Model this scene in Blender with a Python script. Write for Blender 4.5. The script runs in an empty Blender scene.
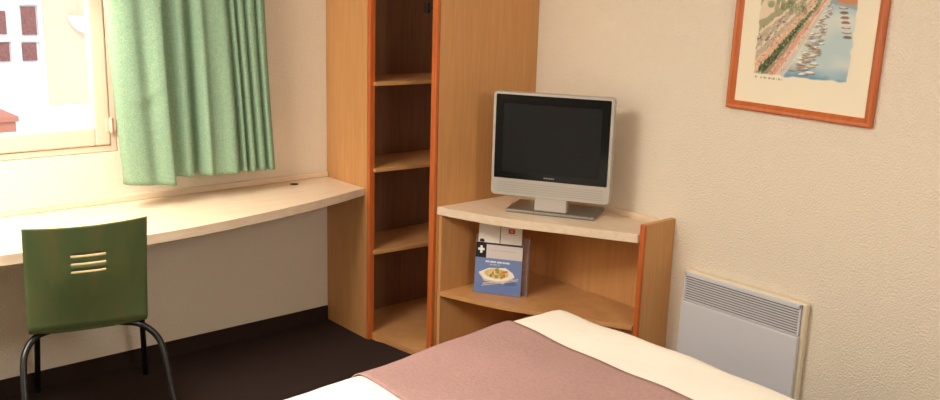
import bpy, bmesh, math, random
import numpy as np
from mathutils import Vector, Matrix
R = math.radians
random.seed(4)
rng = np.random.default_rng(7)
sc = bpy.context.scene
COL = sc.collection

# ------------------------------------------------------------------ materials
def srgb(r, g, b):
    f = lambda c: (c/12.92 if c <= .04045 else ((c+.055)/1.055)**2.4)
    return (f(r/255), f(g/255), f(b/255), 1)

def mat(name, col, rough=.5, metal=0., spec=.5, coat=0.):
    m = bpy.data.materials.new(name); m.use_nodes = True
    b = m.node_tree.nodes['Principled BSDF']
    b.inputs['Base Color'].default_value = col
    b.inputs['Roughness'].default_value = rough
    b.inputs['Metallic'].default_value = metal
    b.inputs['Specular IOR Level'].default_value = spec
    b.inputs['Coat Weight'].default_value = coat
    return m

def noise_col(m, c1, c2, scale=(10, 10, 10), nscale=1., detail=4, lo=.35, hi=.65, bump=0., bdist=.002, distortion=0., c3=None):
    nt = m.node_tree; N = nt.nodes; L = nt.links
    b = N['Principled BSDF']
    tc = N.new('ShaderNodeTexCoord'); mp = N.new('ShaderNodeMapping')
    mp.inputs['Scale'].default_value = scale
    L.new(tc.outputs['Object'], mp.inputs['Vector'])
    n = N.new('ShaderNodeTexNoise'); n.inputs['Scale'].default_value = nscale
    n.inputs['Detail'].default_value = detail; n.inputs['Distortion'].default_value = distortion
    L.new(mp.outputs[0], n.inputs['Vector'])
    r = N.new('ShaderNodeValToRGB')
    r.color_ramp.elements[0].position = lo; r.color_ramp.elements[0].color = c1
    r.color_ramp.elements[1].position = hi; r.color_ramp.elements[1].color = c2
    if c3:
        e = r.color_ramp.elements.new((lo+hi)/2); e.color = c3
    L.new(n.outputs['Fac'], r.inputs['Fac']); L.new(r.outputs['Color'], b.inputs['Base Color'])
    if bump:
        bp = N.new('ShaderNodeBump'); bp.inputs['Strength'].default_value = bump; bp.inputs['Distance'].default_value = bdist
        L.new(n.outputs['Fac'], bp.inputs['Height']); L.new(bp.outputs['Normal'], b.inputs['Normal'])
    return m

def add_bump(m, nscale, strength, dist, detail=2):
    nt = m.node_tree; N = nt.nodes; L = nt.links
    tc = N.new('ShaderNodeTexCoord'); n = N.new('ShaderNodeTexNoise')
    n.inputs['Scale'].default_value = nscale; n.inputs['Detail'].default_value = detail
    L.new(tc.outputs['Object'], n.inputs['Vector'])
    bp = N.new('ShaderNodeBump'); bp.inputs['Strength'].default_value = strength; bp.inputs['Distance'].default_value = dist
    L.new(n.outputs['Fac'], bp.inputs['Height']); L.new(bp.outputs['Normal'], N['Principled BSDF'].inputs['Normal'])
    return m

def attr_mat(name, rough=.6):
    m = mat(name, (1, 1, 1, 1), rough, spec=.3)
    a = m.node_tree.nodes.new('ShaderNodeVertexColor'); a.layer_name = 'ink'
    m.node_tree.links.new(a.outputs['Color'], m.node_tree.nodes['Principled BSDF'].inputs['Base Color'])
    return m

M = {}
M['wall'] = add_bump(mat('cream_stippled_wall', srgb(231, 219, 201), .75, spec=.25), 135, .85, .006, 1)
M['ceiling'] = mat('white_ceiling', srgb(235, 230, 220), .9)
M['carpet'] = noise_col(mat('dark_carpet', srgb(40, 30, 28), .95, spec=.1), srgb(50, 38, 35), srgb(88, 70, 64), nscale=260, detail=3, lo=.4, hi=.75, bump=.8, bdist=.004)
M['skirt'] = noise_col(mat('carpet_skirting', srgb(38, 26, 22), .9, spec=.1), srgb(44, 32, 29), srgb(62, 46, 41), nscale=220, bump=.4, bdist=.002)
M['beech'] = noise_col(mat('beech_laminate', srgb(205, 152, 92), .42, spec=.4), srgb(194, 141, 88), srgb(206, 154, 98), scale=(30, 30, 1.6), nscale=2.2, detail=6, lo=.3, hi=.7, distortion=.6)
M['beechx'] = noise_col(mat('beech_laminate_shelf', srgb(205, 152, 92), .42, spec=.4), srgb(190, 138, 88), srgb(204, 152, 98), scale=(2, 2, 30), nscale=6, detail=6, lo=.3, hi=.7, distortion=.6)
M['brown'] = noise_col(mat('brown_back_board', srgb(120, 80, 52), .55), srgb(112, 74, 48), srgb(130, 88, 58), scale=(30, 30, 1.6), nscale=2.2, detail=6, lo=.3, hi=.7)
M['edge'] = noise_col(mat('orange_wood_edging', srgb(186, 84, 36), .38), srgb(182, 90, 38), srgb(200, 106, 50), scale=(20, 20, 2), nscale=3, lo=.3, hi=.7)
M['pale'] = noise_col(mat('pale_oak_laminate', srgb(226, 203, 168), .36, spec=.4), srgb(220, 197, 170), srgb(232, 212, 188), scale=(2.5, 34, 34), nscale=2, detail=6, lo=.3, hi=.7, distortion=.4)
M['paley'] = noise_col(mat('pale_oak_laminate_turned', srgb(226, 203, 168), .36, spec=.4), srgb(220, 197, 170), srgb(232, 212, 188), scale=(34, 2.5, 34), nscale=2, detail=6, lo=.3, hi=.7, distortion=.4)
M['dark'] = mat('dark_plastic', srgb(28, 26, 26), .5)
M['frame_paint'] = mat('cream_window_paint', srgb(222, 196, 174), .45)
M['green_ply'] = noise_col(mat('green_stained_plywood', srgb(70, 96, 52), .38), srgb(84, 104, 66), srgb(122, 106, 68), scale=(11, 11, 1.0), nscale=1.3, detail=5, lo=.33, hi=.85, c3=srgb(98, 110, 70), distortion=.8)
M['ply_edge'] = mat('pale_ply_edge', srgb(225, 200, 150), .5)
M['black_tube'] = mat('black_painted_tube', srgb(14, 14, 16), .35)
M['curtain'] = noise_col(mat('sponged_green_fabric', srgb(120, 160, 118), .85, spec=.15), srgb(90, 138, 118), srgb(188, 192, 154), nscale=64, detail=9, lo=.38, hi=.64, c3=srgb(128, 161, 136), bump=.15, bdist=.001)
M['silver'] = mat('silver_plastic', srgb(186, 182, 176), .35, .35)
M['silver_dark'] = mat('grey_metal_plate', srgb(150, 148, 142), .3, .7)
M['black_gloss'] = mat('black_gloss_bezel', srgb(8, 8, 9), .12, spec=.2)
M['screen'] = mat('dark_screen', srgb(16, 18, 20), .3, spec=.25)
M['enamel'] = mat('light_grey_enamel', srgb(210, 210, 216), .4)
M['enamel_edge'] = mat('cream_enamel_side', srgb(228, 214, 188), .4)
M['slot'] = mat('dark_slot', srgb(70, 62, 54), .8)
M['white_cotton'] = add_bump(mat('white_cotton', srgb(246, 240, 228), .85, spec=.2), 14, .25, .01, 3)
M['mauve'] = noise_col(mat('mauve_fabric', srgb(168, 128, 120), .85, spec=.2), srgb(170, 135, 130), srgb(180, 145, 140), nscale=9, detail=8, lo=.3, hi=.7, bump=.25, bdist=.008)
M['mattress'] = mat('mattress_ticking', srgb(228, 220, 206), .85)
M['bedbase'] = mat('brown_bed_base', srgb(92, 64, 44), .6)
M['mount'] = mat('cream_mount_card', srgb(240, 230, 206), .8)
M['print'] = attr_mat('watercolour_print', .7)
M['glossprint'] = attr_mat('printed_cover', .35)
M['paper'] = mat('white_paper', srgb(238, 232, 224), .6)
M['grey_card'] = mat('lilac_grey_card', srgb(170, 158, 158), .5)
M['peach'] = noise_col(mat('peach_render', srgb(236, 196, 158), .9), srgb(238, 202, 174), srgb(240, 205, 178), nscale=3)
M['white_out'] = mat('white_outdoor_paint', srgb(240, 242, 244), .8)
M['red_pane'] = noise_col(mat('reddish_dark_pane', srgb(150, 84, 78), .6, spec=.1), srgb(120, 78, 80), srgb(156, 108, 100), nscale=7, lo=.3, hi=.7)
M['terracotta'] = mat('terracotta_brown', srgb(186, 120, 100), .8)
M['steel'] = mat('steel', srgb(180, 178, 172), .3, .9)
g = bpy.data.materials.new('window_glass'); g.use_nodes = True
nt = g.node_tree; nt.nodes.clear()
o_ = nt.nodes.new('ShaderNodeOutputMaterial'); mx = nt.nodes.new('ShaderNodeMixShader')
tr = nt.nodes.new('ShaderNodeBsdfTransparent'); gl = nt.nodes.new('ShaderNodeBsdfGlossy'); gl.inputs['Roughness'].default_value = .02
mx.inputs[0].default_value = .05
nt.links.new(tr.outputs[0], mx.inputs[1]); nt.links.new(gl.outputs[0], mx.inputs[2]); nt.links.new(mx.outputs[0], o_.inputs[0])
M['glass'] = g
g = bpy.data.materials.new('clear_acrylic'); g.use_nodes = True
nt = g.node_tree; nt.nodes.clear()
o_ = nt.nodes.new('ShaderNodeOutputMaterial'); mx = nt.nodes.new('ShaderNodeMixShader')
tr = nt.nodes.new('ShaderNodeBsdfTransparent'); tr.inputs[0].default_value = (.9, .88, .9, 1)
gl = nt.nodes.new('ShaderNodeBsdfPrincipled'); gl.inputs['Base Color'].default_value = srgb(185, 172, 172); gl.inputs['Roughness'].default_value = .15
mx.inputs[0].default_value = .22
nt.links.new(tr.outputs[0], mx.inputs[1]); nt.links.new(gl.outputs[0], mx.inputs[2]); nt.links.new(mx.outputs[0], o_.inputs[0])
M['acrylic'] = g

# ------------------------------------------------------------------ mesh helpers
class MB:
    def __init__(s): s.bm = bmesh.new()
    def box(s, x0, x1, y0, y1, z0, z1, bevel=0., seg=2):
        t = bmesh.new(); bmesh.ops.create_cube(t, size=1)
        x0, x1 = min(x0, x1), max(x0, x1); y0, y1 = min(y0, y1), max(y0, y1); z0, z1 = min(z0, z1), max(z0, z1)
        for v in t.verts:
            v.co = Vector((x0+(v.co.x+.5)*(x1-x0), y0+(v.co.y+.5)*(y1-y0), z0+(v.co.z+.5)*(z1-z0)))
        if bevel: bmesh.ops.bevel(t, geom=t.edges[:], offset=bevel, segments=seg, affect='EDGES', profile=.5)
        s.merge(t); return s
    def merge(s, t):
        me = bpy.data.meshes.new('tmp'); t.to_mesh(me); t.free(); s.bm.from_mesh(me); bpy.data.meshes.remove(me)
    def prism(s, pts, z0, z1, bevel=0., seg=2):          # plan outline (counter-clockwise) raised from z0 to z1
        t = bmesh.new()
        a = [t.verts.new((x, y, z0)) for x, y in pts]; b = [t.verts.new((x, y, z1)) for x, y in pts]
        t.faces.new(a[::-1]); t.faces.new(b); n = len(pts)
        for i in range(n): t.faces.new((a[i], a[(i+1) % n], b[(i+1) % n], b[i]))
        if bevel:
            top = [e for e in t.edges if abs(e.verts[0].co.z-e.verts[1].co.z) < 1e-6]
            bmesh.ops.bevel(t, geom=top, offset=bevel, segments=seg, affect='EDGES', profile=.5)
        bmesh.ops.recalc_face_normals(t, faces=t.faces[:]); s.merge(t); return s
    def tube(s, pts, r, n=10, sub=6, smooth=True, cap=True):
        P = [Vector(p) for p in pts]
        if smooth and len(P) > 2:
            Q = []
            E = [P[0]*2-P[1]]+P+[P[-1]*2-P[-2]]
            for i in range(1, len(E)-2):
                a, b, c, d = E[i-1:i+3]
                for k in range(sub):
                    t = k/sub
                    Q.append(.5*((2*b)+(c-a)*t+(2*a-5*b+4*c-d)*t*t+(3*b-a-3*c+d)*t**3))
            Q.append(P[-1]); P = Q
        up = None; rings = []
        for i, p in enumerate(P):
            d = (P[min(i+1, len(P)-1)]-P[max(i-1, 0)]).normalized()
            if up is None: up = d.orthogonal().normalized()
            up = (up-d*up.dot(d)).normalized(); w = d.cross(up)
            rings.append([s.bm.verts.new(p+r*(math.cos(2*math.pi*k/n)*up+math.sin(2*math.pi*k/n)*w)) for k in range(n)])
        for a, b in zip(rings, rings[1:]):
            for k in range(n): s.bm.faces.new((a[k], a[(k+1) % n], b[(k+1) % n], b[k]))
        if cap: s.bm.faces.new(rings[0][::-1]); s.bm.faces.new(rings[-1])
        return s
    def grid(s, F, nu, nv, skip=None):
        V = [[s.bm.verts.new(F(i, j)) for j in range(nv+1)] for i in range(nu+1)]
        for i in range(nu):
            for j in range(nv):
                if skip and skip(i, j): continue
                s.bm.faces.new((V[i][j], V[i+1][j], V[i+1][j+1], V[i][j+1]))
        return s
    def build(s, name, m, parent=None, smooth=False, loc=None, rotz=0.):
        bmesh.ops.recalc_face_normals(s.bm, faces=s.bm.faces[:])
        me = bpy.data.meshes.new(name); s.bm.to_mesh(me); s.bm.free()
        for mm in (m if isinstance(m, list) else [m]): me.materials.append(mm)
        if smooth:
            for p in me.polygons: p.use_smooth = True
        o = bpy.data.objects.new(name, me); COL.objects.link(o)
        if parent: o.parent = parent
        if loc: o.location = loc
        o.rotation_euler.z = rotz
        return o

def tag(o, label=None, cat=None, group=None, kind=None):
    if label: o['label'] = label
    if cat: o['category'] = cat
    if group: o['group'] = group
    if kind: o['kind'] = kind
    return o
def empty(name, loc, rotz=0., label=None, cat=None, group=None, kind=None):
    o = bpy.data.objects.new(name, None); COL.objects.link(o); o.location = loc; o.rotation_euler.z = rotz
    o.empty_display_size = .1
    return tag(o, label, cat, group, kind)
def autosmooth(o, ang=35):
    for p in o.data.polygons: p.use_smooth = True
    bm = bmesh.new(); bm.from_mesh(o.data)
    for e in bm.edges:
        if len(e.link_faces) == 2 and e.calc_face_angle() > R(ang): e.smooth = False
    bm.to_mesh(o.data); bm.free()
    return o

# ------------------------------------------------------------------ camera (measured from the photograph's vanishing points)
CP = Vector((-3.0948, -3.8243, 1.6641))
RV = Vector((.758743, -.650752, .028827)); UV = Vector((.124192, .187961, .974293)); FV = Vector((.639442, .735658, -.223432))
cd = bpy.data.cameras.new('camera'); cam = bpy.data.objects.new('camera', cd); COL.objects.link(cam)
cam.matrix_world = Matrix(((RV.x, UV.x, -FV.x, CP.x), (RV.y, UV.y, -FV.y, CP.y), (RV.z, UV.z, -FV.z, CP.z), (0, 0, 0, 1)))
cd.sensor_width = 36; cd.lens = 921.39/940*36; cd.clip_start = .05
sc.camera = cam

# ------------------------------------------------------------------ the room
XL, YB, ZC = -4.3, -4.9, 2.5
WX0, WX1, WZ0, WZ1 = -3.1, -1.725, .962, 2.12            # window opening
tag(MB().box(XL, 0, YB, 0, -.1, 0).build('floor', M['carpet']), 'dark brown carpet of the hotel room', 'floor', kind='structure')
tag(MB().box(XL, 0, YB, 0, ZC, ZC+.1).build('ceiling', M['ceiling']), 'white ceiling above the room', 'ceiling', kind='structure')
w = MB()
w.box(XL-.2, WX0, 0, .25, -.1, ZC+.1); w.box(WX1, .2, 0, .25, -.1, ZC+.1)
w.box(WX0, WX1, 0, .25, -.1, WZ0); w.box(WX0, WX1, 0, .25, WZ1, ZC+.1)
tag(w.build('wall_window', M['wall']), 'cream wall with the window and the desk', 'wall', kind='structure')
tag(MB().box(0, .2, YB, 0, -.1, ZC+.1).build('wall_right', M['wall']), 'cream stippled wall with the framed picture', 'wall', kind='structure')
tag(MB().box(XL-.2, .2, YB-.2, YB, -.1, ZC+.1).build('wall_back', M['wall']), 'cream wall behind the camera', 'wall', kind='structure')
tag(MB().box(XL-.2, XL, YB, 0, -.1, ZC+.1).build('wall_left', M['wall']), 'cream wall at the head of the bed', 'wall', kind='structure')
tag(MB().box(XL, -.713, -.008, 0, 0, .074).build('baseboard_window', M['skirt']), 'dark carpet skirting under the desk', 'baseboard', kind='structure')
tag(MB().box(-.008, 0, YB, -1.575, 0, .074).build('baseboard_right', M['skirt']), 'dark carpet skirting along the right wall', 'baseboard', kind='structure')

# window: fixed frame, opening sash, pane, hinge
W = empty('window_1', ((WX0+WX1)/2, .03, WZ0), kind='structure', label='cream painted window above the desk', cat='window')
def wpart(mb, name, m): o = mb.build(name, m); o.parent = W; o.location = (-W.location.x, -W.location.y, -W.location.z); return o
def ring(x0, x1, z0, z1, wd, y0, y1, bot=None, bev=.004):
    b = bot or wd; t = MB()
    t.box(x0, x0+wd, y0, y1, z0, z1, bev); t.box(x1-wd, x1, y0, y1, z0, z1, bev)
    t.box(x0+wd-.002, x1-wd+.002, y0, y1, z0, z0+b, bev); t.box(x0+wd-.002, x1-wd+.002, y0, y1, z1-wd, z1, bev); return t
wpart(ring(WX0+.001, WX1-.001, WZ0+.001, WZ1-.001, .026, .0, .09), 'window_frame', M['frame_paint'])
xm = -2.42
wpart(ring(xm, WX1-.028, WZ0+.029, WZ1-.028, .062, -.006, .05, .075, .007), 'sash', M['frame_paint'])
wpart(ring(WX0+.028, xm-.003, WZ0+.029, WZ1-.028, .062, -.006, .05, .075, .007), 'sash', M['frame_paint'])
wpart(MB().box(xm+.05, WX1-.085, .02, .026, WZ0+.095, WZ1-.08), 'pane', M['glass'])
wpart(MB().box(WX0+.085, xm-.06, .02, .026, WZ0+.095, WZ1-.08), 'pane', M['glass'])
hg = MB()
for zc in (1.075, 2.0):
    hg.tube([(WX1-.025, -.012, zc-.032), (WX1-.025, -.012, zc+.032)], .0065, smooth=False)
    hg.box(WX1-.045, WX1-.006, -.010, -.004, zc-.026, zc+.026)
wpart(hg, 'hinge', M['frame_paint'])

# ------------------------------------------------------------------ outside the window
B = empty('neighbouring_building', (-1.2, 3.0, -3), label='peach rendered building with white window seen across the street', cat='building')
def bpart(mb, name, m, parent=None, lab=None):
    o = mb.build(name, m); o.parent = parent or B
    if parent is None: o.location = (1.2, -3.0, 3)
    if lab: o['label'] = lab
    return o
bpart(MB().box(-1.11, 4, 3.0, 3.4, .78, 5), 'wall', M['peach'])
bpart(MB().box(-6, -1.112, 3.0, 3.4, -3, 5), 'wall', M['white_out'], lab='white painted bay of the wall')
bpart(MB().box(-1.11, 4, 2.94, 3.4, -3, .778), 'ledge', M['white_out'])
wf = MB()
panes = [(-1.253, -1.16, 1.270, 1.46), (-1.262, -1.17, 1.095, 1.215), (-1.46, -1.352, 1.275, 1.43), (-1.46, -1.345, 1.095, 1.22)]
wf.box(-1.62, -1.125, 2.975, 2.999, 1.475, 1.52); wf.box(-1.62, -1.125, 2.975, 2.999, 1.228, 1.258)
wf.box(-1.62, -1.125, 2.975, 2.999, 1.03, 1.085)
for za, zb in ((1.0855, 1.2275), (1.2585, 1.4745)): wf.box(-1.15, -1.125, 2.975, 2.999, za, zb); wf.box(-1.335, -1.272, 2.975, 2.999, za, zb)
bpart(wf, 'window_frame', M['white_out'])
for a in panes:
    bpart(MB().box(a[0], a[1], 2.988, 2.999, a[2], a[3]), 'window_pane', M['red_pane'])
# half-round white wall lamp (bowl against the far wall)
bw = MB()
def bowl(i, j):
    th = math.pi*i/20; ph = math.pi/2*j/8
    r = .14*math.cos(ph)
    return (-.81+r*math.cos(th), 2.998-.12*math.cos(ph)*math.sin(th), 1.40-.125*math.sin(ph))
bw.grid(bowl, 20, 8)
o = bw.build('wall_light', M['white_out'], smooth=True)
md = o.modifiers.new('s', 'SOLIDIFY'); md.thickness = .006
tag(o, 'white half-round bowl light on the peach outside wall', 'wall light')
pb = MB(); pb.box(-1.75, -1.435, 2.62, 2.998, .60, .735, .006); pb.box(-1.77, -1.42, 2.60, 2.998, .735, .772, .006)
tag(pb.build('planter_box', M['terracotta']), 'reddish brown planter box on the white outside wall', 'planter')

# ------------------------------------------------------------------ curtain
prof = [(-1.765, -.085), (-1.752, -.125), (-1.72, -.145), (-1.685, -.15), (-1.645, -.138), (-1.605, -.158), (-1.578, -.155), (-1.566, -.11), (-1.556, -.085), (-1.53, -.095),
        (-1.505, -.125), (-1.48, -.118), (-1.466, -.075), (-1.452, -.07), (-1.435, -.115), (-1.415, -.14), (-1.385, -.126), (-1.35, -.13), (-1.31, -.146), (-1.288, -.13),
        (-1.280, -.075), (-1.272, -.085), (-1.264, -.13), (-1.252, -.13), (-1.246, -.07), (-1.238, -.075), (-1.226, -.132), (-1.207, -.128), (-1.199, -.07), (-1.191, -.08),
        (-1.178, -.132), (-1.155, -.126), (-1.147, -.07), (-1.140, -.08), (-1.128, -.13), (-1.108, -.122), (-1.098, -.085)]
prof = [(a-.002-.018*max(0, min(1, (-1.6-a)/.15)), b-.05) for a, b in prof]
prof = [(a, b if a < -1.29 or b < -.16 else b-.022) for a, b in prof]
P = [Vector((a, b)) for a, b in prof]
E_ = [P[0]*2-P[1]]+P+[P[-1]*2-P[-2]]; C2 = []
for i in range(1, len(E_)-2):
    a, b, c, d = E_[i-1:i+3]
    for k in range(6):
        t = k/6; C2.append(.5*((2*b)+(c-a)*t+(2*a-5*b+4*c-d)*t*t+(3*b-a-3*c+d)*t**3))
C2.append(P[-1])
NU, NV = len(C2)-1, 70
def curt(i, j):
    x, y = C2[i]
    lo = .834 if x < -1.567 else (.857-.012*min(1, (x+1.567)/.47))
    if x < -1.567: lo += .014*max(0, min(1, (-1.595-x)/.15))
    elif x < -1.547: lo = .834+.022*(x+1.567)/.02
    v = j/NV; z = lo+(2.2-lo)*v
    k = (1.58-z)/.76
    damp = .75+.25*min(1, max(0, k))
    y2 = -.155+(y+.155)*(damp+.1*math.sin(9*x+2*z))
    x2 = x+.032*(k-.35)+.006*math.sin(3*z+11*x)
    # pinched crease in the front fold
    dx, dz = x-(-1.675), z-(1.20+1.6*(x+1.672)**2*8)
    y2 -= .006*math.exp(-(dz/.022)**2-(dx/.05)**2)-.005*math.exp(-((dz+.05)/.03)**2-(dx/.05)**2)
    return (x2, y2, z)
o = MB().grid(curt, NU, NV).build('curtain', M['curtain'], smooth=True)
md = o.modifiers.new('s', 'SOLIDIFY'); md.thickness = .003
tag(o, 'sage green mottled curtain gathered in folds beside the window', 'curtain')

# ------------------------------------------------------------------ desk
ZD = .745
D = empty('desk', (-2.0, 0, ZD-.037), label='long pale wood wall desk with a curved front edge', cat='desk')
def under(parent, mb, name, m, smooth=False, lab=None, **k):
    o = mb.build(name, m, smooth=smooth); o.parent = parent
    o.matrix_parent_inverse = Matrix.LocRotScale(parent.location, parent.rotation_euler, None).inverted()
    if lab: o['label'] = lab
    return o
fr = [(-.7135, -.333), (-.90, -.398), (-1.081, -.452), (-1.25, -.493), (-1.398, -.523), (-1.52, -.546), (-1.64, -.563), (-1.75, -.573), (-1.86, -.578), (-2.0, -.578), (-2.14, -.572), (-2.28, -.560), (-2.45, -.54), (-3.3, -.40), (-3.5, -.35)]
out = [(-.7135, -.001)]+[(-3.5, -.001)]+fr[::-1]
under(D, MB().prism(out, ZD-.037, ZD, .003), 'desk_top', M['pale'])
under(D, MB().box(-3.5, -.7135, -.019, -.001, ZD+.0005, ZD+.027, .003), 'upstand', M['pale'])
gm = MB().tube([(-.945, -.09, ZD), (-.945, -.09, ZD+.003)], .019, n=24, smooth=False)
under(D, gm, 'cable_grommet', M['dark'])

# ------------------------------------------------------------------ wardrobe (corner unit)
W1, D1, W2, D2, HW = .711, .346, .716, .587, 2.15
A = empty('corner_wardrobe', (-.4, -.35, 0), label='beech corner wardrobe with open shelves and orange wood edges', cat='wardrobe')
TH = .022
under(A, MB().box(-W1, -W1+TH, -.001, -D1, 0, HW, .001), 'side_panel', M['beech'])
under(A, MB().box(-D2, -.001, -W2, -W2+TH, 0, HW, .001), 'side_panel', M['beech'])
# solid orange edgings, turned 45 degrees towards the opening
def edging(x, y, dirx, diry, wd, nx, ny, t=.012):
    pts = [(x, y), (x+dirx*wd, y+diry*wd), (x+dirx*wd-nx*t, y+diry*wd-ny*t), (x-nx*t, y-ny*t)]
    return MB().prism(pts, 0, HW)
under(A, MB().box(-W1, -W1+.032, -D1-.001, -D1-.022, 0, HW, .005, 3), 'edge_strip', M['edge'])
under(A, MB().box(-D2-.001, -D2-.020, -W2, -W2+.034, 0, HW, .005, 3), 'edge_strip', M['edge'])
under(A, MB().box(-W1+TH, -.001, -.100, -.088, .0, HW), 'back_panel', M['brown'], lab='dark brown back board')
for z in (1.241, .842, .447):
    under(A, MB().prism([(-W1+TH, -.1005), (-W1+TH, -.386), (-.10, -.43), (-.10, -.1005)], z-.018, z, .0015), 'shelf', M['beechx'])
under(A, MB().prism([(-W1+TH, -.1005), (-W1+TH, -.372), (-.678, -.45), (-.668, -.55), (-.655, -.64), (-.616, -.69), (-.002, -.69), (-.002, -.1005)], .012, .034, .0015), 'base_board', M['beechx'])
under(A, MB().prism([(-W1+TH, -.1005), (-W1+TH, -.392), (-.672, -.45), (-.662, -.55), (-.650, -.635), (-.612, -.688), (-.002, -.688), (-.002, -.1005)], .0, .011), 'plinth', M['beech'])
under(A, MB().prism([(-W1+TH, -.1005), (-W1+TH, -.36), (-.60, -.69), (-.002, -.69), (-.002, -.1005)], HW-.022, HW), 'top_board', M['beech'])
under(A, MB().tube([(-.66, -.555, 1.80), (-.05, -.555, 1.80)], .0125, n=14, smooth=False), 'hanging_rail', M['steel'])
# hanger glimpsed at the top edge of the photograph
def hanger(x, yo, label):
    H = empty('clip_hanger', (x, -.555+yo, 1.56), label=label, cat='hanger')
    y = -.555
    b = MB().tube([(x, y-.115, 1.575), (x, y+.125, 1.575)], .006, n=8, smooth=False)
    under(H, b, 'bar', M['dark'])
    hk = [(x, y, 1.575), (x, y, 1.755)]+[(x, y+.0185*math.sin(a)-.0, 1.80-.0185*math.cos(a)-.000) for a in np.linspace(0, 0, 0)]
    pts = [(x, y, 1.58), (x, y+.002, 1.70), (x, y+.012, 1.76)]+[(x, y+.021*math.cos(a), 1.795+.021*math.sin(a)) for a in np.linspace(-.9, 3.4, 8)]
    under(H, MB().tube(pts, .0028, n=8), 'hook', M['steel'])
    for s in (-.1, .108):
        c = MB().box(x-.007, x-.001, y+s-.014, y+s+.014, 1.55, 1.598, .002); c.box(x+.001, x+.007, y+s-.014, y+s+.014, 1.55, 1.598, .002)
        under(H, c, 'clip', M['dark'])
hanger(-.452, 0, 'dark clip hanger on the rail at the top of the wardrobe')

# ------------------------------------------------------------------ TV unit
ZT = .715; YT = -W2-.8575
T = empty('television_cabinet', (-.3, -1.15, 0), label='low beech cabinet with pale curved top and open shelves under television', cat='cabinet')
def front(off=0.):
    base = [(-.586, -.7175), (-.552, -.84), (-.512, -.968), (-.465, -1.08), (-.405, -1.19), (-.345, -1.295), (-.28, -1.42), (-.215, -1.5505)]
    return [(x+off, y) for x, y in base]
f = front()
under(T, MB().prism([(-.019, -.7175)]+f+[(-.019, -1.5505)], ZT-.037, ZT, .003), 'table_top', M['paley'])
under(T, MB().prism([(-.0185, -.7385)]+[(x, max(min(y, -.7385), -1.5505)) for x, y in front(.004)]+[(-.0185, -1.5505)], .302, .322, .001), 'shelf', M['beechx'])
under(T, MB().prism([(-.0185, -.7385)]+[(x, max(min(y, -.7385), -1.5505)) for x, y in front(.02)]+[(-.0185, -1.5505)], .03, .05, .001), 'shelf', M['beechx'])
under(T, MB().box(-.575, -.0185, -.7175, -.738, 0, ZT-.0375), 'side_panel', M['beech'])
under(T, MB().box(-.188, -.001, YT, -1.551, 0, .756, .001), 'side_panel', M['beech'])
under(T, MB().box(-.2035, -.1885, YT-.0005, -1.551, 0, .756, .003), 'edge_strip', M['edge'])
under(T, MB().box(-.018, -.002, -.7385, -1.5505, .0, ZT-.0375), 'back_panel', M['beech'])
under(T, MB().box(-.018, -.001, -.7175, -1.5505, ZT-.037, ZT+.026, .003), 'upstand', M['paley'])

# ------------------------------------------------------------------ television
AZ = R(-60)
TV = empty('television', (-.292, -1.128, ZT), AZ, label='small silver framed flat television with blank dark screen', cat='television')
# local x runs along the screen to the picture's right, -y faces the bed
def tp(mb, name, m, smooth=False, lab=None, parent=None):
    o = mb.build(name, m, parent or TV, smooth=smooth)
    if lab: o['label'] = lab
    return o
hw, z0, z1 = .263, .073, .527
def rrect(x0, x1, z0, z1, r, y, n=6):
    pts = []
    for cx, cz, a0 in ((x1-r, z1-r, 0), (x0+r, z1-r, 90), (x0+r, z0+r, 180), (x1-r, z0+r, 270)):
        for k in range(n+1):
            a = R(a0+90*k/n); pts.append((cx+r*math.cos(a), y, cz+r*math.sin(a)))
    return pts
def slab(loops):
    b = MB(); rs = [[b.bm.verts.new(p) for p in l] for l in loops]; n = len(loops[0])
    b.bm.faces.new(rs[0]); b.bm.faces.new(rs[-1][::-1])
    for a, c in zip(rs, rs[1:]):
        for k in range(n): b.bm.faces.new((a[k], a[(k+1) % n], c[(k+1) % n], c[k]))
    return b
cx = -.009
body = slab([rrect(cx-hw+.003, cx+hw-.003, z0+.003, z1-.003, .016, -.003), rrect(cx-hw, cx+hw, z0, z1, .018, .004), rrect(cx-hw, cx+hw, z0, z1, .018, .034),
             rrect(cx-hw+.02, cx+hw-.02, z0+.02, z1-.02, .018, .05), rrect(cx-hw+.08, cx+hw-.08, z0+.06, z1-.06, .02, .085)])
CS = autosmooth(tp(body, 'casing', M['silver']), 40)
BZL = tp(slab([rrect(cx-hw+.014, cx+hw-.014, z0+.078, z1-.012, .005, -.0052), rrect(cx-hw+.014, cx+hw-.014, z0+.078, z1-.012, .005, -.0028)]), 'bezel', M['black_gloss'])
tp(slab([rrect(cx-hw+.05, cx+hw-.05, z0+.108, z1-.05, .002, -.0062), rrect(cx-hw+.05, cx+hw-.05, z0+.108, z1-.05, .002, -.0053)]), 'screen', M['screen'], parent=BZL)
lg = MB()
for k in range(6): lg.box(cx-.024+.008*k, cx-.019+.008*k, -.0058, -.0053, z0+.089, z0+.095)
tp(lg, 'badge', M['silver_dark'], parent=BZL)
sp = MB()
for k in range(5):
    sp.box(cx-hw+.03, cx+hw-.03, -.0036, -.0031, z0+.018+.010*k, z0+.0195+.010*k)
tp(sp, 'speaker_grille', M['silver_dark'], parent=CS)
tp(MB().box(-.072, .072, .0, .05, .0165, .11, .006), 'neck', M['silver'])
tp(MB().box(-.198, .198, -.008, .205, .0, .016, .006, 3), 'base_plate', M['silver_dark'])

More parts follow.
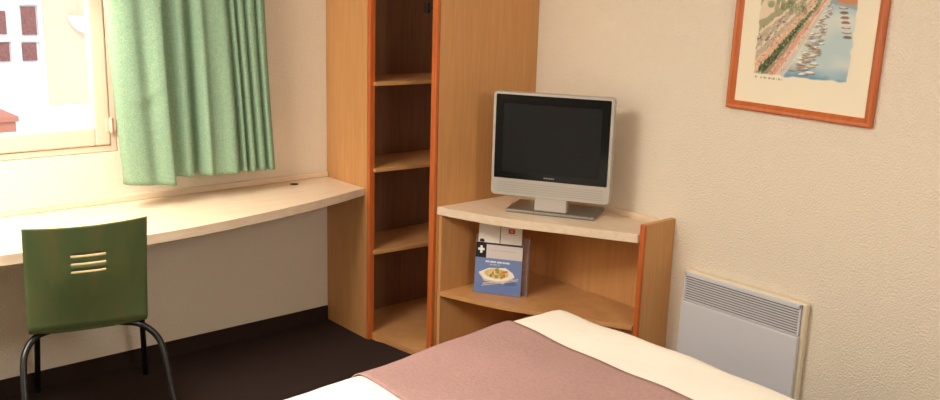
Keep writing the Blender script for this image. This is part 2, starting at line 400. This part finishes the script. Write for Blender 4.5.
# ------------------------------------------------------------------ printed leaflets on the shelf
def painted(w, h, nx, ny, img, name, m, parent, thick=.0):
    # img: float array (ny+1, nx+1, 3) in linear colour, row 0 at the bottom; lies in local x-z
    me = bpy.data.meshes.new(name)
    X, Z = np.meshgrid(np.linspace(0, w, nx+1), np.linspace(0, h, ny+1))
    co = np.stack([X.ravel(), np.zeros(X.size), Z.ravel()], 1)
    idx = np.arange((nx+1)*(ny+1)).reshape(ny+1, nx+1)
    faces = np.stack([idx[:-1, :-1], idx[:-1, 1:], idx[1:, 1:], idx[1:, :-1]], -1).reshape(-1, 4)
    me.from_pydata(co.tolist(), [], faces.tolist())
    at = me.color_attributes.new('ink', 'FLOAT_COLOR', 'POINT')
    c = np.ones(((nx+1)*(ny+1), 4), np.float32); c[:, :3] = img.reshape(-1, 3)
    at.data.foreach_set('color', c.ravel()); me.materials.append(m)
    o = bpy.data.objects.new(name, me); COL.objects.link(o)
    if parent: o.parent = parent
    return o
def lin(r, g, b): return np.array(srgb(r, g, b)[:3])
class Pic:
    def __init__(s, nx, ny, col): s.nx, s.ny = nx, ny; s.a = np.tile(col, (ny+1, nx+1, 1)).astype(float); s.S, s.T = np.meshgrid(np.linspace(0, 1, nx+1), np.linspace(0, 1, ny+1))
    def put(s, mask, col, al=1.): mask = np.clip(mask, 0, 1)[..., None]*al; s.a = s.a*(1-mask)+col*mask
    def rect(s, x0, x1, y0, y1, col, al=1.): s.put(((s.S >= x0) & (s.S <= x1) & (s.T >= y0) & (s.T <= y1)).astype(float), col, al)
    def ell(s, cx, cy, rx, ry, col, al=1., rot=0., soft=.15):
        asp = s.ny/s.nx; dx, dy = s.S-cx, (s.T-cy)
        c, q = math.cos(rot), math.sin(rot); u = (c*dx+q*dy)/rx; v = (-q*dx+c*dy)/ry
        d = np.sqrt(u*u+v*v); s.put((1-d)/soft+.5, col, al)
    def poly(s, pts, col, al=1.):
        inside = np.zeros(s.S.shape, bool); n = len(pts)
        for i in range(n):
            x1, y1 = pts[i]; x2, y2 = pts[(i+1) % n]
            if y1 == y2: continue
            c = ((y1 > s.T) != (y2 > s.T)) & (s.S < (x2-x1)*(s.T-y1)/(y2-y1)+x1); inside ^= c
        s.put(inside.astype(float), col, al)

BD = (.549, -.836); ang = math.atan2(BD[1], BD[0]); ZS = .322
sx, sy = -.452, -.829
def leaf_root(name, along, back, label, cat='leaflet', lean=8, group=None):
    # a sheet standing on the shelf, leaning back; local x along it, local y away from the viewer
    o = empty(name, (sx+BD[0]*along+.836*back, sy+BD[1]*along+.549*back, ZS+.001), ang, label=label, cat=cat, group=group)
    o.rotation_euler = (R(-lean), 0, ang)
    return o
# front booklet with a plate of food
bk = leaf_root('booklet', .0, .0, 'blue booklet with a plate of food on its cover, front of the stand', 'booklet', lean=5)
MB().box(0, .215, .0006, .005, 0, .232).build('pages', M['paper'], bk)
p = Pic(140, 150, lin(112, 136, 184))
p.put(p.T*1.0, lin(124, 140, 180), .6)
p.ell(.5, .1, .6, .12, lin(96, 118, 172), .6, soft=.8)
p.rect(0, 1, .70, 1, lin(214, 204, 200)); p.rect(0, 1, .962, 1, lin(60, 54, 56)); p.rect(0, .225, .70, 1, lin(34, 32, 36))
p.rect(.045, .185, .835, .88, lin(240, 238, 236)); p.rect(.09, .14, .785, .93, lin(240, 238, 236))
for k in range(9): p.rect(.34+.06*k, .34+.06*k+.042, .85, .866, lin(150, 140, 140), .5)
xq = .22
for wd in (.1, .02, .13, .03, .09, .06, .11):
    p.rect(xq, xq+wd*.8, .612, .645, lin(236, 236, 242), .85); xq += wd
for wd in (.08, .1, .05):
    p.rect(xq-.45, xq-.45+wd*.8, .565, .585, lin(220, 222, 236), .6); xq += wd
p.ell(.52, .27, .40, .075, lin(84, 102, 150), .8, rot=-.1)
p.poly([(.08, .40), (.22, .27), (.62, .24), (.86, .37), (.82, .44), (.66, .53), (.30, .50)], lin(244, 236, 222))
p.poly([(.08, .40), (.22, .27), (.62, .24), (.86, .37), (.84, .34), (.62, .205), (.21, .235), (.09, .37)], lin(206, 196, 190))
p.ell(.47, .40, .26, .095, lin(214, 190, 130)); 
for k in range(26):
    a, r_ = random.random()*6.28, math.sqrt(random.random())
    c = random.choice([lin(206, 150, 70), lin(150, 160, 80), lin(226, 200, 130), lin(196, 110, 70), lin(238, 226, 180), lin(120, 130, 60)])
    p.ell(.47+.23*r_*math.cos(a), .41+.075*r_*math.sin(a), .035+.03*random.random(), .02+.016*random.random(), c, .9, rot=random.random()*3)
p.poly([(.18, .17), (.95, .325), (.95, .34), (.18, .19)], lin(214, 202, 192)); p.poly([(.16, .13), (.93, .295), (.93, .31), (.16, .15)], lin(196, 184, 178))
painted(.215, .232, 140, 150, p.a, 'cover', M['glossprint'], bk)
# leaflets behind it
l1 = leaf_root('leaflet', .006, .012, 'plain white leaflet with a small dark picture, behind the blue booklet', lean=5)
MB().box(0, .098, .0006, .002, 0, .320).build('sheet', M['paper'], l1)
q = Pic(40, 120, lin(236, 228, 220)); q.rect(0, .14, .3, .62, lin(206, 150, 140), .8); q.ell(.17, .735, .12, .03, lin(60, 34, 34)); q.ell(.10, .69, .1, .03, lin(190, 60, 60)); q.ell(.08, .62, .12, .05, lin(224, 180, 165))
q.rect(0, .12, .0, .3, lin(200, 150, 140), .7)
painted(.098, .320, 40, 120, q.a, 'printed_face', M['glossprint'], l1)
l2 = leaf_root('leaflet', .108, .012, 'white leaflet with a red square mark, behind the blue booklet', lean=5)
MB().box(0, .098, .0006, .002, 0, .320).build('sheet', M['paper'], l2)
q = Pic(60, 180, lin(236, 228, 220)); q.rect(.36, .66, .872, .935, lin(196, 44, 44)); q.rect(.44, .58, .89, .905, lin(236, 200, 196)); q.rect(.44, .58, .912, .92, lin(236, 200, 196))
for k in range(5): q.rect(.22+.12*k, .30+.12*k, .852, .858, lin(190, 120, 116), .8)
painted(.098, .320, 60, 180, q.a, 'printed_face', M['glossprint'], l2)
hd = leaf_root('leaflet_holder', -.008, .022, 'clear acrylic leaflet holder standing on the cabinet shelf', 'holder', lean=5)
MB().box(0, .252, .0, .003, .0, .262, .001).build('back_plate', M['acrylic'], hd)
MB().box(0, .252, -.034, .0, .0, -.0035).build('foot', M['acrylic'], hd)
sd = MB(); sd.box(.249, .252, -.03, -.0005, .0, .24); sd.build('side_plate', M['acrylic'], hd)

# ------------------------------------------------------------------ picture on the right wall
PY0, PY1, PZ0, PZ1 = -1.774, -2.356, 1.242, 2.03
PC = empty('framed_picture', (-.001, (PY0+PY1)/2, PZ0), label='framed watercolour of a harbour promenade on the cream wall', cat='picture')
def mould(x0, x1, wd):
    # mitred bevelled moulding: cross-section swept round the rectangle
    prof = [(0, -.001), (0, -.017), (.006, -.023), (.016, -.022), (wd-.004, -.014), (wd, -.010), (wd, -.001)]
    b = MB(); cs = [(PY0, PZ0, -1, 1), (PY1, PZ0, 1, 1), (PY1, PZ1, 1, -1), (PY0, PZ1, -1, -1)]
    L = [[b.bm.verts.new((x, cy+sy_*i, cz+sz_*i)) for i, x in prof] for cy, cz, sy_, sz_ in cs]
    n = len(prof)
    for k in range(4):
        a, c = L[k], L[(k+1) % 4]
        for m_ in range(n): b.bm.faces.new((a[m_], a[(m_+1) % n], c[(m_+1) % n], c[m_]))
    return b
under(PC, mould(0, 0, .031), 'frame', M['edge'])
under(PC, MB().box(-.007, -.002, PY0-.029, PY1+.029, PZ0+.029, PZ1-.029), 'mount', M['mount'])
pw, ph = .384, .50
nx, ny = 186, 250
p = Pic(nx, ny, lin(236, 226, 204))
vis = .60     # fraction of the sheet that the photograph shows
S, Tt = p.S, p.T/vis
def nz(n, sc_):
    a = np.zeros_like(S)
    for k in range(n):
        fx, fy, ph_ = rng.normal(0, sc_), rng.normal(0, sc_), rng.random()*6.28
        a += np.sin(fx*S+fy*Tt+ph_)
    return a/np.sqrt(n)
n1, n2 = nz(10, 9), nz(14, 30)
qx = .30+.42*np.clip(Tt, 0, 1.05)**.95           # quay edge
sea = np.clip((S-qx)/.015, 0, 1)*np.clip((1.12-Tt)/.04, 0, 1)
p.put(sea, lin(176, 200, 206), .9)
p.put(sea*np.clip(.5+.5*n1-.9*np.abs(Tt-.52), 0, 1), lin(226, 226, 212), .8)
p.put(sea*np.clip((.24+.05*n1-Tt)/.12, 0, 1), lin(120, 164, 190), .85)
p.put(sea*np.clip((Tt-.80)/.2, 0, 1), lin(132, 178, 196), .8)
p.put(sea*np.clip((.12-Tt+.03*n2)/.04, 0, 1), lin(104, 142, 168), .5)
land = 1-np.clip((S-qx)/.012, 0, 1)
p.put(land, lin(226, 206, 180), .9)
def band(off, wd, col, al, jit=0.):
    d = np.abs(S-(qx-off*(1.15-.75*np.clip(Tt, 0, 1.1)))+jit*n2)/(wd*(1.25-.9*np.clip(Tt, 0, 1.1)))
    p.put(land*np.clip((1-d)/.3, 0, 1), col, al)
band(.03, .035, lin(206, 196, 190), .9)
band(.12, .05, lin(214, 150, 128), .8, 0.0030)
band(.22, .07, lin(104, 120, 84), .75, 0.0090)
band(.33, .05, lin(222, 170, 140), .8, 0.0036)
band(.43, .05, lin(150, 130, 120), .5, 0.0090)
band(.60, .09, lin(168, 160, 140), .7, 0.0090)
band(.85, .12, lin(124, 136, 96), .7, 0.0150)
for k in range(26):                      # palms
    t = k/25; tt = .13+.80*t; x = (.30+.42*tt**.95)-.21*(1.15-.75*tt)-.03*(1-t); s_ = 1.15-.9*t
    p.rect(x-.006*s_, x+.004*s_, (tt-.07*s_)*vis, tt*vis, lin(92, 74, 58), .8)
    for a in range(7):
        r_ = random.random()
        p.ell(x+.03*s_*(r_-.5)*2, (tt+.02*s_*random.random())*vis, .022*s_, .012*s_, random.choice([lin(70, 92, 60), lin(96, 116, 70), lin(58, 76, 56)]), .8, rot=random.random()*3)
for k in range(40):                      # parked cars along the far road
    t = random.random(); tt = .35+.65*t; x = (.30+.42*tt**.95)-(.50+.16*random.random())*(1.15-.75*tt)
    p.ell(x, tt*vis, .022*(1.2-t), .009*(1.2-t), random.choice([lin(120, 110, 108), lin(190, 180, 170), lin(150, 80, 70), lin(90, 96, 104)]), .8, rot=.3)
for k in range(46):                      # trees at the upper left
    x, tt = random.random()*.5, .82+.6*random.random()
    p.ell(x, tt*vis, .04, .022, random.choice([lin(118, 134, 92), lin(96, 112, 78), lin(150, 156, 118)]), .55, rot=random.random()*3)
for k in range(90):                      # moored boats
    t = (k/89)**.8; tt = .13+.84*t; s_ = 1.1-.85*t; x = (.30+.42*tt**.95)+.03*s_+.20*rng.random()*s_
    p.ell(x+.004, (tt-.012*s_)*vis, .05*s_, .010*s_, random.choice([lin(96, 96, 100), lin(120, 92, 78), lin(90, 116, 132)]), .7, rot=rng.normal(0, .08), soft=.4)
    p.ell(x, tt*vis, .042*s_, .008*s_, random.choice([lin(244, 238, 224), lin(226, 206, 176), lin(206, 170, 136), lin(240, 232, 220)]), .95, rot=rng.normal(.05, .1), soft=.4)
    if k % 3 == 0: p.rect(x, x+.005, tt*vis, (tt+.04*s_)*vis, lin(120, 104, 96), .5)
for k in range(7):
    tt = .60+.055*k; x = .93-.012*k
    p.ell(x, (tt-.01)*vis, .045, .008, lin(100, 90, 92), .8); p.ell(x, tt*vis, .035, .007, random.choice([lin(170, 104, 88), lin(224, 206, 190), lin(130, 92, 84)]), .9)
p.poly([(.72, .97*vis), (1, .90*vis), (1, 1.0*vis), (.74, 1.02*vis)], lin(150, 160, 166), .8)
p.ell(.92, 1.05*vis, .16, .055, lin(206, 138, 92), .9, soft=.3); p.ell(.98, 1.10*vis, .1, .05, lin(190, 120, 84), .8)
p.put(np.clip((Tt-1.13+.02*n1)/.05, 0, 1), lin(206, 214, 212), .95); p.put(np.clip((Tt-1.3+.08*n1)/.2, 0, 1), lin(172, 196, 208), .7)
for k in range(420):                     # loose pencil and brush marks over the land
    t, u = rng.random()*1.1, rng.random()
    x = (.30+.42*min(t, 1.05)**.95)-.02-u*.75*(1.15-.75*min(t, 1.1)); sz = .5+.5*rng.random()
    if x < .02: continue
    p.ell(x, t*vis, .014*sz*(1.3-t*.8), .006*sz, random.choice([lin(90, 84, 74), lin(112, 124, 84), lin(170, 110, 88), lin(238, 226, 206), lin(140, 128, 116), lin(238, 226, 206)]), .6, rot=rng.normal(.4, .6), soft=.5)
# soft brush edge: unpainted paper shows at the borders
edge_ = np.minimum(np.minimum(S-.015+.006*n2, .985-S+.006*n2), np.minimum(p.T-.045+.006*n2+.02*np.clip(.3-S, 0, 1), .99-p.T+.004*n2))
p.put(1-np.clip(edge_/.008, 0, 1), lin(240, 230, 206), 1)
for k in range(26):
    if random.random() < .8: p.rect(.03+.012*k, .03+.012*k+.008, .012, .02+.006*random.random(), lin(110, 100, 96), .7)
pr = painted(pw, ph, nx, ny, p.a, 'print', M['print'], None)
pr.rotation_euler = (0, 0, R(-90)); pr.parent = PC
pr.location = (-.0085+.001, PY0-.094-(PY0+PY1)/2, 1.362-PZ0)

PC.rotation_euler.x = R(.9)

# ------------------------------------------------------------------ radiator
RX, RY0, RY1, RZ0, RZ1 = -.042, -1.662, -2.203, .12, .566
RD = empty('wall_heater', (-.04, (RY0+RY1)/2, RZ0), label='light grey electric panel heater with slotted top on the right wall', cat='radiator')
under(RD, MB().box(RX+.010, -.004, RY0, RY1-.006, RZ0, RZ1, .008, 3), 'casing', M['enamel_edge'])
fr_ = MB(); zt_, zs_ = RZ1-.006, .440
yA, yB = RY0-.008, RY1+.010
fr_.box(RX, RX+.012, yA, yB, zt_-.018, zt_, .002); 
nsl = 10; pit = (zt_-.018-zs_)/nsl
for k in range(nsl): fr_.box(RX+.001, RX+.0125, yA, yB, zs_+pit*k, zs_+pit*k+pit*.5, .001)
fr_.box(RX, RX+.012, yA, yA-.008, zs_, zt_, .001); fr_.box(RX, RX+.012, yB, yB+.008, zs_, zt_, .001)
under(RD, fr_, 'grille', M['enamel'])
under(RD, MB().box(RX+.008, RX+.0098, yA-.004, yB+.004, zs_, zt_-.01), 'grille_backing', M['slot'], lab='dark gaps behind the slots')
under(RD, MB().box(RX-.008, RX+.009, yA+.002, yB-.002, RZ0+.01, zs_-.003, .003), 'front_panel', M['enamel'])
for yb_ in (RY0-.1, RY1+.14): under(RD, MB().box(-.004, -.0005, yb_, yb_-.04, RZ0+.05, RZ1-.06), 'wall_bracket', M['steel'])

# ------------------------------------------------------------------ bed
BX0, BX1, BYF, BYN, BZ = -2.95, -.622, -1.516, -3.05, .505
def wr(x, y):   # gentle unevenness of the bedding
    return .006*math.sin(3.1*x+1.7*y)+.004*math.sin(7.3*x-5.1*y+1)+.0025*math.sin(17*x+9*y)+.002*math.sin(23*y-8*x+2)
def skew(x, y):  # far side runs slightly out of square
    return y+(-.065*(BX1-.25-x) if x < BX1-.25 else 0)*max(0, min(1, (y-BYN)/(BYF-BYN)))
CR = .22
def duvet_like(x0, x1, grow, drop, open_ends=False, r=.085):
    # rounded sheet: unrolled path across (y) and, when closed, along x
    b = MB()
    def path(lo, hi, closed):
        pts = []
        if not closed:
            n = max(8, int((hi-lo)/.02)); return [(lo+(hi-lo)*i/n, 0.) for i in range(n+1)]
        for k in range(8): pts.append((lo, drop-(drop-r)*k/8))
        for k in range(9): a = R(90*k/8); pts.append((lo+r-r*math.cos(a), r-r*math.sin(a)))
        n = max(8, int((hi-lo-2*r)/.022))
        for k in range(1, n): pts.append((lo+r+(hi-lo-2*r)*k/n, 0.))
        for k in range(9): a = R(90*k/8); pts.append((hi-r+r*math.sin(a), r-r*math.cos(a)))
        for k in range(1, 9): pts.append((hi, r+(drop-r)*k/8))
        return pts
    px, py = path(x0, x1, not open_ends), path(BYN-grow, BYF+grow, True)
    def F(i, j):
        (x, zx), (y, zy) = px[i], py[j]
        # keep the corner round in plan
        cxl, cxh, cyl, cyh = x0+CR, x1-CR, BYN-grow+CR, BYF+grow-CR
        if not open_ends:
            dx = x-min(max(x, cxl), cxh); dy = y-min(max(y, cyl), cyh)
            d = math.hypot(dx, dy)
            if dx and dy and d > CR: x -= dx*(1-CR/d); y -= dy*(1-CR/d)
        z = BZ+grow-max(zx, zy)-(0 if min(zx, zy) == 0 else .25*min(zx, zy))
        z = max(z, BZ-drop)
        q = wr(x, y); 
        return (x, skew(x, y)+.3*wr(y*2, x*3), z+q)
    b.grid(F, len(px)-1, len(py)-1); return b
BE = empty('bed', ((BX0+BX1)/2, (BYF+BYN)/2, 0), label='bed base and mattress under the white duvet', cat='bed')
def skbox(x0, x1, y0, y1, z0, z1):
    b = MB(); n = 12
    out = [(x0+(x1-x0)*i/n, skew(x0+(x1-x0)*i/n, y0)) for i in range(n+1)]+[(x1-(x1-x0)*i/n, skew(x1-(x1-x0)*i/n, y1)) for i in range(n+1)]
    return b.prism(out, z0, z1, .01)
under(BE, skbox(BX0+.03, BX1-.03, BYN+.04, BYF-.04, .06, .27), 'base', M['bedbase'])
under(BE, skbox(BX0+.02, BX1-.025, BYN+.03, BYF-.03, .271, .465), 'mattress', M['mattress'])
for x in (BX0+.12, BX1-.12):
    for y in (BYN+.12, BYF-.32): under(BE, MB().tube([(x, y, 0), (x, y, .061)], .025, n=14, smooth=False), 'leg', M['dark'])
o = duvet_like(BX0, BX1, 0, .26).build('duvet', M['white_cotton'], smooth=True)
md = o.modifiers.new('s', 'SOLIDIFY'); md.thickness = .012; md.offset = -1
tag(o, 'white cotton duvet spread over the bed', 'duvet')
o = duvet_like(-1.61, -.940, .004, .24, True).build('bed_runner', M['mauve'], smooth=True)
md = o.modifiers.new('s', 'SOLIDIFY'); md.thickness = .003; md.offset = 1
tag(o, 'mauve bed runner lying across the white duvet', 'bed runner')

# ------------------------------------------------------------------ chair
CA = R(-13); CO = Vector((-2.096, -.667, 0))
CH = empty('desk_chair', CO, CA, label='green plywood chair with black tube legs at the desk', cat='chair')
Ri = Matrix.Rotation(-CA, 3, 'Z')
def loc(x, y, z): v = Ri@(Vector((x, y, z))-CO); return (v.x, v.y, v.z)
# shell: profile of (y, z) from the seat front over the bend to the top of the back
pf = [(.400, .448), (.385, .460), (.34, .468), (.25, .468), (.15, .464), (.085, .462), (.045, .464), (.022, .472), (.008, .490), (.001, .515), (-.012, .56), (-.032, .62), (-.055, .687), (-.095, .80), (-.124, .876)]
Pp = [Vector(q) for q in pf]; Ee = [Pp[0]*2-Pp[1]]+Pp+[Pp[-1]*2-Pp[-2]]; PF = []
for i in range(1, len(Ee)-2):
    a, b, c, d = Ee[i-1:i+3]
    for k in range(10):
        t = k/10; PF.append(.5*((2*b)+(c-a)*t+(2*a-5*b+4*c-d)*t*t+(3*b-a-3*c+d)*t**3))
PF.append(Pp[-1])
# extra rows exactly at the slots so that they can be cut
slots = [(.6995, .7075), (.7305, .7385), (.7605, .7685)]
rows = [q for q in PF if not any(a-.002 < q.y < b+.002 for a, b in slots)]
for a, b in slots:
    for zq in (a, b):
        for u, v in zip(PF, PF[1:]):
            if u.y <= zq <= v.y and zq > .6: rows.append(u+(v-u)*((zq-u.y)/(v.y-u.y))); break
k0 = max(i for i, q in enumerate(rows) if q.y < .6 and q in PF)
head, tail = rows[:k0+1], sorted(rows[k0+1:], key=lambda q: q.y)
rows = head+tail
xs_ = sorted(set([round(-.2+.4*i/28, 4) for i in range(29)]+[-.056, .058]))
def shell(i, j):
    q = rows[i]; z = q.y; y = q.x
    hwid = .195-.004*max(0, (z-.5)/.4)-(.012*min(1, max(0, y-.01)/.08))
    u = xs_[j]/.2; x = u*hwid
    kb = max(0, min(1, (z-.485)/.2))
    y2 = y-.045*(1-u*u)*kb+.022*kb
    z2 = z - (.010*(1-u*u) if z < .47 else 0) - .012*(u*u)*kb*0
    if i == len(rows)-1 or z > .86: z2 -= .0*(u*u)
    x2 = x; z2 += .004*u*max(0, (z-.6)/.28)
    return (x2, y2, z2)
def cut(i, j):
    za, zb = rows[i].y, rows[i+1].y; 
    if rows[i].x > -.04: return False
    return any(za >= a-1e-5 and zb <= b+1e-5 for a, b in slots) and xs_[j] >= -.0561 and xs_[j+1] <= .0581
o = MB().grid(shell, len(rows)-1, len(xs_)-1, cut).build('seat_shell', [M['green_ply'], M['ply_edge']], CH, smooth=True)
md = o.modifiers.new('s', 'SOLIDIFY'); md.thickness = .011; md.offset = 0; md.material_offset_rim = 1; md.use_even_offset = True
autosmooth(o, 50)
LW = .0115
rear = [(-2.350, -.80, .0), (-2.336, -.715, .23), (-2.318, -.655, .375), (-2.293, -.622, .425), (-2.25, -.595, .4505)]
rearR = [(-1.848, -.885, .0), (-1.859, -.80, .178), (-1.866, -.745, .34), (-1.880, -.712, .405), (-1.928, -.682, .4505)]
under_l = [loc(*q) for q in rear]; under_r = [loc(*q) for q in rearR]
MB().tube(under_l+[loc(-2.19, -.56, .449)], LW, n=12).build('leg', M['black_tube'], CH, smooth=True)
MB().tube(under_r+[loc(-1.985, -.61, .449)], LW, n=12).build('leg', M['black_tube'], CH, smooth=True)
MB().tube([loc(-2.120, -.035, 0), loc(-2.126, -.11, .25), loc(-2.130, -.165, .41), loc(-2.132, -.205, .438), loc(-2.14, -.26, .449)], LW, n=12).build('leg', M['black_tube'], CH, smooth=True)
MB().tube([loc(-1.706, -.125, 0), loc(-1.733, -.19, .25), loc(-1.752, -.24, .41), loc(-1.765, -.265, .438), loc(-1.79, -.31, .447)], LW, n=12).build('leg', M['black_tube'], CH, smooth=True)
cr = MB(); cr.tube([loc(-2.19, -.56, .446), loc(-2.12, -.41, .445), loc(-2.16, -.26, .446)], LW*.95, n=10); cr.tube([loc(-1.985, -.61, .446), loc(-1.90, -.45, .445), loc(-1.79, -.31, .446)], LW*.95, n=10)
cr.tube([loc(-2.19, -.56, .446), loc(-2.09, -.585, .444), loc(-1.985, -.61, .446)], LW*.95, n=10)
cr.build('seat_frame', M['black_tube'], CH, smooth=True)

# ------------------------------------------------------------------ light
def area(name, loc_, size, power, col, target=None, size_y=None):
    l = bpy.data.lights.new(name, 'AREA'); l.energy = power; l.color = col; l.size = size
    if size_y: l.shape = 'RECTANGLE'; l.size_y = size_y
    else: l.shape = 'DISK'
    o = bpy.data.objects.new(name, l); COL.objects.link(o); o.location = loc_
    d = (Vector(target)-Vector(loc_)) if target else Vector((0, 0, -1))
    o.rotation_euler = d.to_track_quat('-Z', 'Y').to_euler(); return o
area('ceiling_lamp', (-3.0, -1.25, 2.46), 1.0, 74, (1, .95, .87))
def lamp(name, kind, loc_, power, col, r):
    l = bpy.data.lights.new(name, kind); l.energy = power; l.color = col; l.shadow_soft_size = r
    o = bpy.data.objects.new(name, l); COL.objects.link(o); o.location = loc_; return o
o = lamp('desk_spot_lamp', 'SPOT', (-2.1, -.30, 1.9), 54, (1, .88, .71), .05)
o.data.spot_size = R(125); o.data.spot_blend = 1
lamp('wall_lamp', 'POINT', (-2.6, -.6, 1.5), 13, (1, .90, .74), .1)
area('fill_light', (-1.7, -4.4, 2.0), .7, 25, (1, .95, .87), (-1.5, 0, .5))  # added soft fill out of view, lifts the wall under the desk
s = bpy.data.lights.new('sun', 'SUN'); s.energy = 1.6; s.color = (1, .96, .9); s.angle = R(1)
o = bpy.data.objects.new('sun', s); COL.objects.link(o); o.rotation_euler = Vector((.25, .65, -.75)).to_track_quat('-Z', 'Y').to_euler()
wd_ = bpy.data.worlds.new('world'); sc.world = wd_; wd_.use_nodes = True
bg = wd_.node_tree.nodes['Background']; bg.inputs[0].default_value = (.8, .9, 1, 1); bg.inputs[1].default_value = 2.0

vs = sc.view_settings
vs.view_transform = 'Standard'; vs.look = 'None'; vs.gamma = 1; vs.use_curve_mapping = False; vs.exposure = 0
sc.cycles.max_bounces = 10; sc.cycles.diffuse_bounces = 6; sc.cycles.transparent_max_bounces = 8
sc.cycles.sample_clamp_indirect = 6
